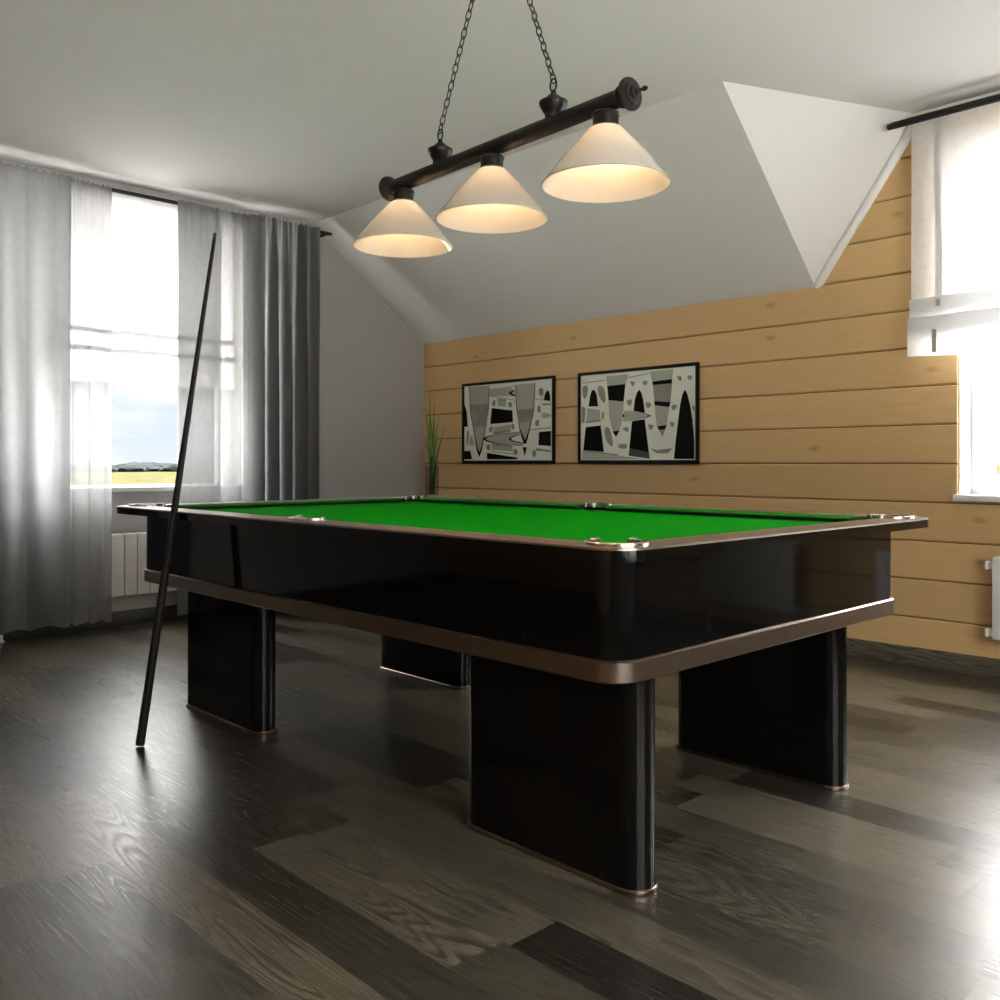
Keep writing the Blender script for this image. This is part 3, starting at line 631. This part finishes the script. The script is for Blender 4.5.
# ------------------------------------------------------------------ billiard table
CX, CY = -2.5875, 2.348
HX, HY = 1.3025, .752                        # outer half size of the bronze band
tb = empty('billiard_table', (CX, CY, 0)); tag(tb, 'large glossy black billiard table with bright green cloth in the middle of the room', 'billiard table')
ZB, ZR0, ZR1 = .55, .838, .868
bm = bmesh.new()
R_ = lambda i, r=.075: rrect(HX-i, HY-i, max(r-i, .02), 10)
loft(bm, [(R_(.004), ZB), (R_(0), ZB+.004), (R_(0), ZB+.048), (R_(.004), ZB+.052)]); obj('trim_band', bm, M['bronze'], tb, 40)
bm = bmesh.new(); loft(bm, [(R_(.009), ZB+.052), (R_(.009), ZR0)]); obj('apron', bm, M['lacquer'], tb, 40)

IX, IY = 1.272, .722                        # inner edge of the rails
def arc(cx, cy, r, a0, a1, n=14): return [(cx+r*math.cos(a0+(a1-a0)*k/n), cy+r*math.sin(a0+(a1-a0)*k/n)) for k in range(n+1)]
PR = .064; EC = -.004; EM = -.004
def opening(hx, hy, pr, ec, em):
    """rectangle with round bites outwards at the six pockets (counter-clockwise)"""
    s = math.sqrt(pr*pr-ec*ec); m = math.sqrt(pr*pr-em*em); pts = []
    for q, (sx, sy) in enumerate(((1,1), (-1,1), (-1,-1), (1,-1))):
        c = (sx*(hx-ec), sy*(hy-ec))
        a0, a1 = math.atan2(-s, ec), math.atan2(ec, -s) % (2*PI)
        base = arc(0, 0, pr, a0, a1)
        rot = q*PI/2
        pts += [(c[0]+x*math.cos(rot)-y*math.sin(rot), c[1]+x*math.sin(rot)+y*math.cos(rot)) for x, y in base]
        if q == 0: pts += [(x, hy+em+y) for x, y in arc(0, 0, pr, math.atan2(-em, m), PI-math.atan2(-em, m), 18)]
        if q == 2: pts += [(x, -hy-em+y) for x, y in arc(0, 0, pr, PI+math.atan2(-em, m), 2*PI-math.atan2(-em, m), 18)]
    return pts
RX, RY = HX+.080, HY+.088                   # outer half size of the rail
hole = opening(IX, IY, PR, EC, EM)
bm = bmesh.new()
out_lo = rrect(RX, RY, .085, 12); plate(bm, out_lo, [hole], ZR0, ZR1-.005); obj('rail', bm, M['lacquer'], tb, 35)
bm = bmesh.new(); plate(bm, rrect(RX-.001, RY-.001, .084, 12), [opening(IX, IY, PR+.001, EC, EM)], ZR1-.005, ZR1); obj('rail_top', bm, M['bronze_light'], tb, 35)
# playing surface with the pocket mouths cut out of its edge
ZBED = .846
def notched(hx, hy):
    pts = []; r = .056; n = 10; e = -.004
    ex = math.sqrt(r*r-.012**2)
    for q, (sx, sy) in enumerate(((1,1), (-1,1), (-1,-1), (1,-1))):
        c = (sx*(hx-e), sy*(hy-e)); rot = q*PI/2
        a0, a1 = math.atan2(-math.sqrt(r*r-e*e), e)+2*PI, math.atan2(e, -math.sqrt(r*r-e*e)) % (2*PI)
        pts += [(c[0]+x*math.cos(rot)-y*math.sin(rot), c[1]+x*math.sin(rot)+y*math.cos(rot)) for x, y in arc(0, 0, r, a0, a1, n)]
        if q == 0: pts += [(x, hy+.004+y) for x, y in arc(0, 0, r, -math.asin(.004/r), -PI+math.asin(.004/r), n)]
        if q == 2: pts += [(x, -hy-.004+y) for x, y in arc(0, 0, r, PI-math.asin(.004/r), math.asin(.004/r), n)]
    return pts
bm = bmesh.new(); plate(bm, notched(IX-.002, IY-.002), [], ZBED-.006, ZBED); obj('cloth_bed', bm, M['cloth'], tb, 0)
# cushions: green top, dark nose
def cushion(a0, a1, along, side, cut0, cut1):
    """between a0 and a1 along an axis; side = +1/-1; cut = how far the nose end is drawn in"""
    bm = bmesh.new(); half = IY if along == 'x' else IX
    sec = [(-.001, ZR1-.001, 0), (.050, ZR1-.006, 1), (.052, ZR1-.010, 1), (.040, ZBED+.0005, .8), (-.001, ZBED+.0005, 0)]
    rings = []
    for a, cut in ((a0, cut0), (a1, -cut1)):
        ring = []
        for d, z, k in sec:
            p, q = a+cut*k, side*(half-d)
            ring.append(bm.verts.new((p, q, z) if along == 'x' else (q, p, z)))
        rings.append(ring)
    n = len(sec)
    for i in range(n):
        j = (i+1) % n
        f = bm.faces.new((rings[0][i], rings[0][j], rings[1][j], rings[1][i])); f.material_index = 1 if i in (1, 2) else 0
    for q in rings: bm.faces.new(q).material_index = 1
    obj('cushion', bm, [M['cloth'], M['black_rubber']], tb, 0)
for s in (1, -1):
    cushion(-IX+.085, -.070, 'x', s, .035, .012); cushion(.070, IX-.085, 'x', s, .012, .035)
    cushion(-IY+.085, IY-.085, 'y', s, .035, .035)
# pockets: lining and chrome horseshoe
def pocket(c, mid, a0, a1, rot):
    bm = bmesh.new()
    lathe(bm, [(.0,-.0068), (.030,-.0068), (.054,-.0062), (.0575,-.001)], 24); o = obj('pocket', bm, M['pocket'], tb, 60, (c[0], c[1], ZBED))
    ca = PR+.001; bm = bmesh.new()
    ri, ro = PR-.006, PR+.010
    prof = [(ri, -.014), (ri, .0055), (ri+.003, .0075), (ro-.003, .0075), (ro, .0055), (ro, 0.0)]
    n = 26; rings = []
    for k in range(n+1):
        a = a0+(a1-a0)*k/n+rot
        rings.append([bm.verts.new((r*math.cos(a), r*math.sin(a), z)) for r, z in prof])
    for p, q in zip(rings[:-1], rings[1:]):
        for i in range(len(prof)):
            j = (i+1) % len(prof); bm.faces.new((p[i], p[j], q[j], q[i]))
    for q in (rings[0], rings[-1]): bm.faces.new(q)
    for a in (a0+rot, a1+rot):              # rounded lips at both ends
        rm = (ri+ro)/2
        lathe(bm, [(0,.0095), (.009,.0095), (.012,.0075), (.012,-.012), (0,-.012)], 16, (rm*math.cos(a), rm*math.sin(a), 0))
    obj('pocket_cap', bm, M['chrome'], tb, 40, (c[0], c[1], ZR1))
for q, (sx, sy) in enumerate(((1,1), (-1,1), (-1,-1), (1,-1))):
    s = math.sqrt(PR*PR-EC*EC); pocket((sx*(IX-EC), sy*(IY-EC)), False, math.atan2(-s, EC), math.atan2(EC, -s) % (2*PI), q*PI/2)
ma = math.atan2(-EM, math.sqrt(PR*PR-EM*EM)); pocket((0, IY+EM), True, ma, PI-ma, 0); pocket((0, -IY-EM), True, ma, PI-ma, PI)
# legs: slabs with round ends on thin metal feet
for sx in (1, -1):
    for sy in (1, -1):
        sl = lambda g: rrect(.317+g, .051+g, .0505+g, 12, sx*.912, (.496 if sy > 0 else -.535))
        bm = bmesh.new(); loft(bm, [(sl(0), .010), (sl(0), ZB+.002)]); lg = obj('leg', bm, M['lacquer'], tb, 40)
        bm = bmesh.new(); loft(bm, [(sl(.005), 0), (sl(.006), .002), (sl(.006), .012), (sl(.004), .014)]); obj('foot_plate', bm, M['bronze'], lg, 40)

# ------------------------------------------------------------------ cue
c0 = Vector((-3.372, 1.388, .0)); c1 = Vector((-3.311, 1.4925, .868)); dv = (c1-c0).normalized()
CL = 1.935
cue = empty('cue_stick', c0); tag(cue, 'long thin black cue standing on the floor and leaning on the table rail', 'cue')
bm = bmesh.new(); tube(bm, [dv*.012, dv*.62], [.0165, .0145], 18); obj('butt', bm, M['cue_black'], cue, 40)
bm = bmesh.new(); tube(bm, [dv*.62, dv*(CL-.03)], [.0142, .0068], 18); obj('shaft', bm, M['cue_black'], cue, 40)
bm = bmesh.new(); tube(bm, [dv*.006, dv*.014], [.0150, .0165], 18); obj('bumper', bm, M['black_rubber'], cue, 40)
bm = bmesh.new(); tube(bm, [dv*(CL-.03), dv*(CL-.004), dv*CL], [.0068, .0066, .0045], 18); obj('tip', bm, M['cue_tip'], cue, 40)

# ------------------------------------------------------------------ pendant lamp
LX, LY, LZ = -2.146, 2.024, 2.062
lamp = empty('pendant_lamp', (LX, LY, LZ), -.044); tag(lamp, 'black bar pendant lamp with three white glass cone shades hung on chains above the table', 'pendant lamp')
bm = bmesh.new(); tube(bm, [(-.565,0,0), (.565,0,0)], .0255, 28); obj('bar', bm, M['lamp_black'], lamp, 40)
for s in (-1, 1):
    bm = bmesh.new()
    pr = [(0,.545), (.028,.545), (.031,.55), (.031,.556), (.029,.560), (.036,.566), (.044,.574), (.046,.580), (.044,.585), (.030,.587), (.027,.592), (.020,.594), (.018,.602), (.011,.604), (.009,.612), (.0045,.614), (.0045,.624), (.007,.628), (.007,.634), (.004,.640), (0,.641)]
    lathe(bm, [(r, s*h) for r, h in pr], 32, axis='x'); obj('end_cap', bm, M['lamp_black'], lamp, 35)
for x in (-.272, .281):
    bm = bmesh.new()
    lathe(bm, [(0,.018), (.026,.018), (.026,.030), (.030,.034), (.041,.054), (.043,.060), (.043,.066), (.039,.069), (.032,.071), (.024,.078), (.016,.086), (.009,.090), (.008,.098), (.005,.102), (0,.103)], 28, (x,0,0))
    obj('hanger_hub', bm, M['lamp_black'], lamp, 35)
    bm = bmesh.new(); tube(bm, [(x+.0135*math.cos(a*PI/8), 0, .117+.019*math.sin(a*PI/8)) for a in range(16)], .0028, 8, True); obj('loop', bm, M['lamp_black'], lamp, 60)
    a, b = Vector((x, 0, .134)), Vector((.028+.02*(1 if x > 0 else -1), 0, 2.858-LZ-.045))
    bm = bmesh.new(); d = b-a; Ln = d.length; u = d.normalized(); pit = .0275; n = int(Ln/pit)
    for i in range(n+1):
        c = a+u*(pit*(i+.15)*(Ln/(n*pit)) if i < n else Ln)
        w = Vector((0,1,0)) if i % 2 else u.cross(Vector((0,1,0))).normalized()
        pts = []
        for k in range(14):
            t = 2*PI*k/14; pts.append(c+u*(.0185*math.sin(t))+w*(.0082*math.cos(t)*(1.12 if abs(math.sin(t)) < .8 else 1)))
        tube(bm, pts, .0021, 6, True)
    obj('chain', bm, M['lamp_black'], lamp, 60)
bm = bmesh.new(); hz = 2.858-LZ
lathe(bm, [(0,hz), (.065,hz), (.066,hz-.006), (.060,hz-.016), (.030,hz-.030), (.012,hz-.038), (.010,hz-.048), (0,hz-.05)], 32, (.028,0,0)); obj('canopy', bm, M['lamp_black'], lamp, 35)
for x in (-.49, 0, .49):
    bm = bmesh.new()
    lathe(bm, [(0,-.020), (.022,-.020), (.036,-.026), (.0395,-.030), (.0395,-.035), (.037,-.038), (.036,-.062), (.041,-.066), (.041,-.074), (0,-.074)], 30, (x,0,0)); obj('shade_holder', bm, M['lamp_black'], lamp, 35)
    bm = bmesh.new(); zt, zr = -.069, -.228
    prof = [(.036,zt), (.0455,zt-.001), (.051,zt-.006), (.120,-.150), (.178,zr+.006), (.182,zr+.002), (.182,zr), (.179,zr-.001), (.177,zr+.002), (.117,-.153), (.048,zt-.011), (.036,zt-.006)]
    lathe(bm, prof, 64, (x,0,0), close=True); sh = obj('lamp_shade', bm, M['shade'], lamp, 50)
    bm = bmesh.new()
    lathe(bm, [(0,-.074), (.013,-.074), (.014,-.09), (.022,-.108), (.028,-.125), (.028,-.137), (.022,-.152), (.010,-.159), (0,-.160)], 20, (x,0,0)); obj('bulb', bm, M['bulb'], lamp, 60)

# ------------------------------------------------------------------ pictures
def picture(x0, x1, z0, z1, art, label):
    r = empty('framed_picture', ((x0+x1)/2, YB, z0)); tag(r, label, 'picture', 'abstract pictures on the boarded wall')
    w, h = x1-x0, z1-z0; fb = .026
    bm = bmesh.new()
    for (a, b, c, d) in ((-w/2,w/2,0,fb), (-w/2,w/2,h-fb*.8,h), (-w/2,-w/2+fb*.7,fb,h-fb*.8), (w/2-fb*.7,w/2,fb,h-fb*.8)): box(bm, a, b, -.024, -.0005, c, d, bev=.002)
    obj('frame', bm, M['frame'], r, 30)
    bm = bmesh.new(); box(bm, -w/2+.01, w/2-.01, -.012, -.002, .012, h-.012, 0)
    idx = {'W': 0, 'L': 1, 'G': 2, 'K': 3, 'D': 4}
    for i, (c, sm, pts) in enumerate(art):
        p = chaikin(pts, 1) if sm else pts
        p = [(min(max(-w/2+u*w, -w/2+.016), w/2-.016), min(max(v*h, .02), h-.018)) for u, v in p]
        y = -.0123-.00012*i
        b2 = bmesh.new()
        plate(b2, p, [], -.0121, y, xf=lambda a, b, d: (a, d, b))
        merge(bm, b2, idx[c])
    obj('print', bm, [M['artW'], M['artL'], M['artG'], M['artK'], M['artD']], r, 0)
picture(-5.47, -4.477, 1.043, 1.678, ART_A, 'black framed abstract print, the left one nearer the grass plant')
picture(-4.247, -3.258, 1.043, 1.678, ART_B, 'black framed abstract print with white arches, the right one of the two')

# ------------------------------------------------------------------ corner plant
PX, PY = -5.62, 4.65
r = empty('pedestal', (PX, PY, 0)); tag(r, 'tall white pedestal in the room corner behind the table', 'pedestal')
bm = bmesh.new(); loft(bm, [(rrect(.085,.085,.01,3), 0), (rrect(.085,.085,.01,3), .765)]); obj('column', bm, M['pedestal'], r, 40)
bm = bmesh.new(); loft(bm, [(rrect(.105,.105,.012,3), .765), (rrect(.108,.108,.012,3), .769), (rrect(.108,.108,.012,3), .785), (rrect(.105,.105,.012,3), .789)]); obj('top_slab', bm, M['pedestal'], r, 40)
bm = bmesh.new()
lathe(bm, [(0,0), (.044,0), (.047,.004), (.050,.235), (.0475,.236), (.0445,.012), (0,.010)], 28)
v = obj('glass_vase', bm, M['vase'], None, 40, (PX, PY, .7895)); tag(v, 'clear glass vase on the white pedestal in the corner', 'vase')
pl = empty('grass_plant', (PX, PY, .802)); tag(pl, 'tall spiky green grass standing in the glass vase in the corner', 'plant')
rnd = random.Random(5)
bm = bmesh.new()
for k in range(16):
    a = rnd.uniform(0, 6.28); q = rnd.uniform(.004, .03)
    tube(bm, [(q*math.cos(a), q*math.sin(a), 0), (q*.9*math.cos(a+.4), q*.9*math.sin(a+.4), .14), (q*.8*math.cos(a+.6), q*.8*math.sin(a+.6), .30)], [.0045,.005,.004], 6)
obj('stems', bm, M['stem'], pl, 60)
specs = [(-.03,.83,-.055), (.005,.76,.01), (.03,.66,.04), (-.02,.60,-.13), (.04,.56,.17), (.03,.50,.12), (0,.70,-.02), (.01,.58,.03), (-.015,.5,-.07), (.02,.46,.06), (-.01,.66,-.035), (.0,.44,-.10), (.015,.62,.015)]
for (o_, h_, sp_) in specs:
    bm = bmesh.new(); n = 10; yy = rnd.uniform(-.02,.02); ya = rnd.uniform(-.06,.05); L_ = []; Rr = []
    for k in range(n+1):
        t = k/n; c = Vector((o_*.5+sp_*t*t*.9+o_*.5*t, yy+ya*t*t, .16+(h_-.16)*t)); wd = .0115*(1-t**2.2)+.0008
        L_.append([bm.verts.new(c+Vector((-wd,0,0))), bm.verts.new(c+Vector((0,-.002*(1-t)-.0004,0))), bm.verts.new(c+Vector((wd,0,0))), bm.verts.new(c+Vector((0,.0015*(1-t)+.0004,0)))])
    for p, q in zip(L_[:-1], L_[1:]):
        for i in range(4): bm.faces.new((p[i], p[(i+1) % 4], q[(i+1) % 4], q[i]))
    bm.faces.new(L_[0]); bm.faces.new(L_[-1])
    obj('leaf', bm, M['leaf'], pl, 60)

# ------------------------------------------------------------------ daylight
W = bpy.data.worlds.new('sky'); SC.world = W; W.use_nodes = True
nt = W.node_tree; nt.nodes.clear(); N = NT(nt)
tc = N.n('ShaderNodeTexCoord'); sp = N.n('ShaderNodeSeparateXYZ'); N.l(tc.outputs['Generated'], sp.inputs[0])
el = sp.outputs[2]
mp = N.n('ShaderNodeMapping'); mp.inputs['Scale'].default_value = (5, 5, 26); N.l(tc.outputs['Generated'], mp.inputs[0])
cn = N.n('ShaderNodeTexNoise', i_Scale=1.1, i_Detail=7, i_Roughness=.55); N.l(mp.outputs[0], cn.inputs['Vector'])
cl = N.mapr(cn.outputs['Fac'], .42, .58, 0, 1)
blue = N.mix(N.mapr(el, 0, .2, 0, 1), lin(224,233,240), lin(196,216,236))
sky = N.mix(N.mapr(el, .08, .25, 0, 1), N.mix(cl, blue, lin(246,247,248)), (1.0,.98,.955,1))
# a bright hazy sky: brighter overhead, boosted beyond the right and back walls as fill
az = N.n('ShaderNodeVectorMath', operation='DOT_PRODUCT'); az.inputs[1].default_value = (1,0,0); N.l(tc.outputs['Generated'], az.inputs[0])
up = N.mapr(el, .18, .55, SKY_LOW, SKY_HIGH); sd = N.math('ADD', N.mapr(az.outputs['Value'], -.1, .6, 0, SKY_SIDE), N.mapr(sp.outputs[1], .45, .9, 0, 10))
st = N.math('ADD', up, sd)
bg = N.n('ShaderNodeBackground'); N.l(sky, bg.inputs[0]); N.l(st, bg.inputs[1])
wo = N.n('ShaderNodeOutputWorld'); N.l(bg.outputs[0], wo.inputs[0])
W.cycles.sampling_method = 'AUTOMATIC'

# window portals only guide the sampling of the sky
def portal(loc, rot, sx, sy):
    l = bpy.data.lights.new('window_portal', 'AREA'); l.shape = 'RECTANGLE'; l.size = sx; l.size_y = sy; l.cycles.is_portal = True
    o = bpy.data.objects.new('window_portal', l); COL.objects.link(o); o.location = loc; o.rotation_euler = rot
portal((XL-.28, 2.2, 1.79), (0, -PI/2, 0), 1.82, 2.0)
portal((-1.14, YB+.28, 1.73), (-PI/2, 0, 0), 1.19, 1.74)
portal((.385, YB+.28, 1.73), (-PI/2, 0, 0), .83, 1.74)
portal((XR+.28, .9, 1.4), (0, PI/2, 0), 1.9, 3.0)

if SUN:
    l = bpy.data.lights.new('sun', 'SUN'); l.energy = SUN; l.angle = math.radians(SUN_ANGLE); l.color = (1,.95,.87)
    o = bpy.data.objects.new('sun', l); COL.objects.link(o)
    o.rotation_euler = Vector(SUN_DIR).to_track_quat('-Z', 'Y').to_euler(); o.location = (-8, 0, 8)

# ------------------------------------------------------------------ camera
cd = bpy.data.cameras.new('camera'); cam = bpy.data.objects.new('camera', cd); COL.objects.link(cam); SC.camera = cam
cam.location = (0, 0, 1.05); cam.rotation_euler = (PI/2, 0, math.atan2(.7214125, .6925056))
cd.sensor_width = 36; cd.lens = 916.73/1000*36; cd.shift_y = -.037; cd.clip_start = .02; cd.clip_end = 6000

SC.view_settings.view_transform = 'Standard'; SC.view_settings.look = 'None'
SC.view_settings.gamma = 1; SC.view_settings.use_curve_mapping = False; SC.view_settings.exposure = EXPOSURE
cy = SC.cycles; cy.use_denoising = True; cy.max_bounces = 10; cy.diffuse_bounces = 6; cy.glossy_bounces = 4; cy.transparent_max_bounces = 12
cy.sample_clamp_indirect = 8; cy.caustics_reflective = False; cy.caustics_refractive = False
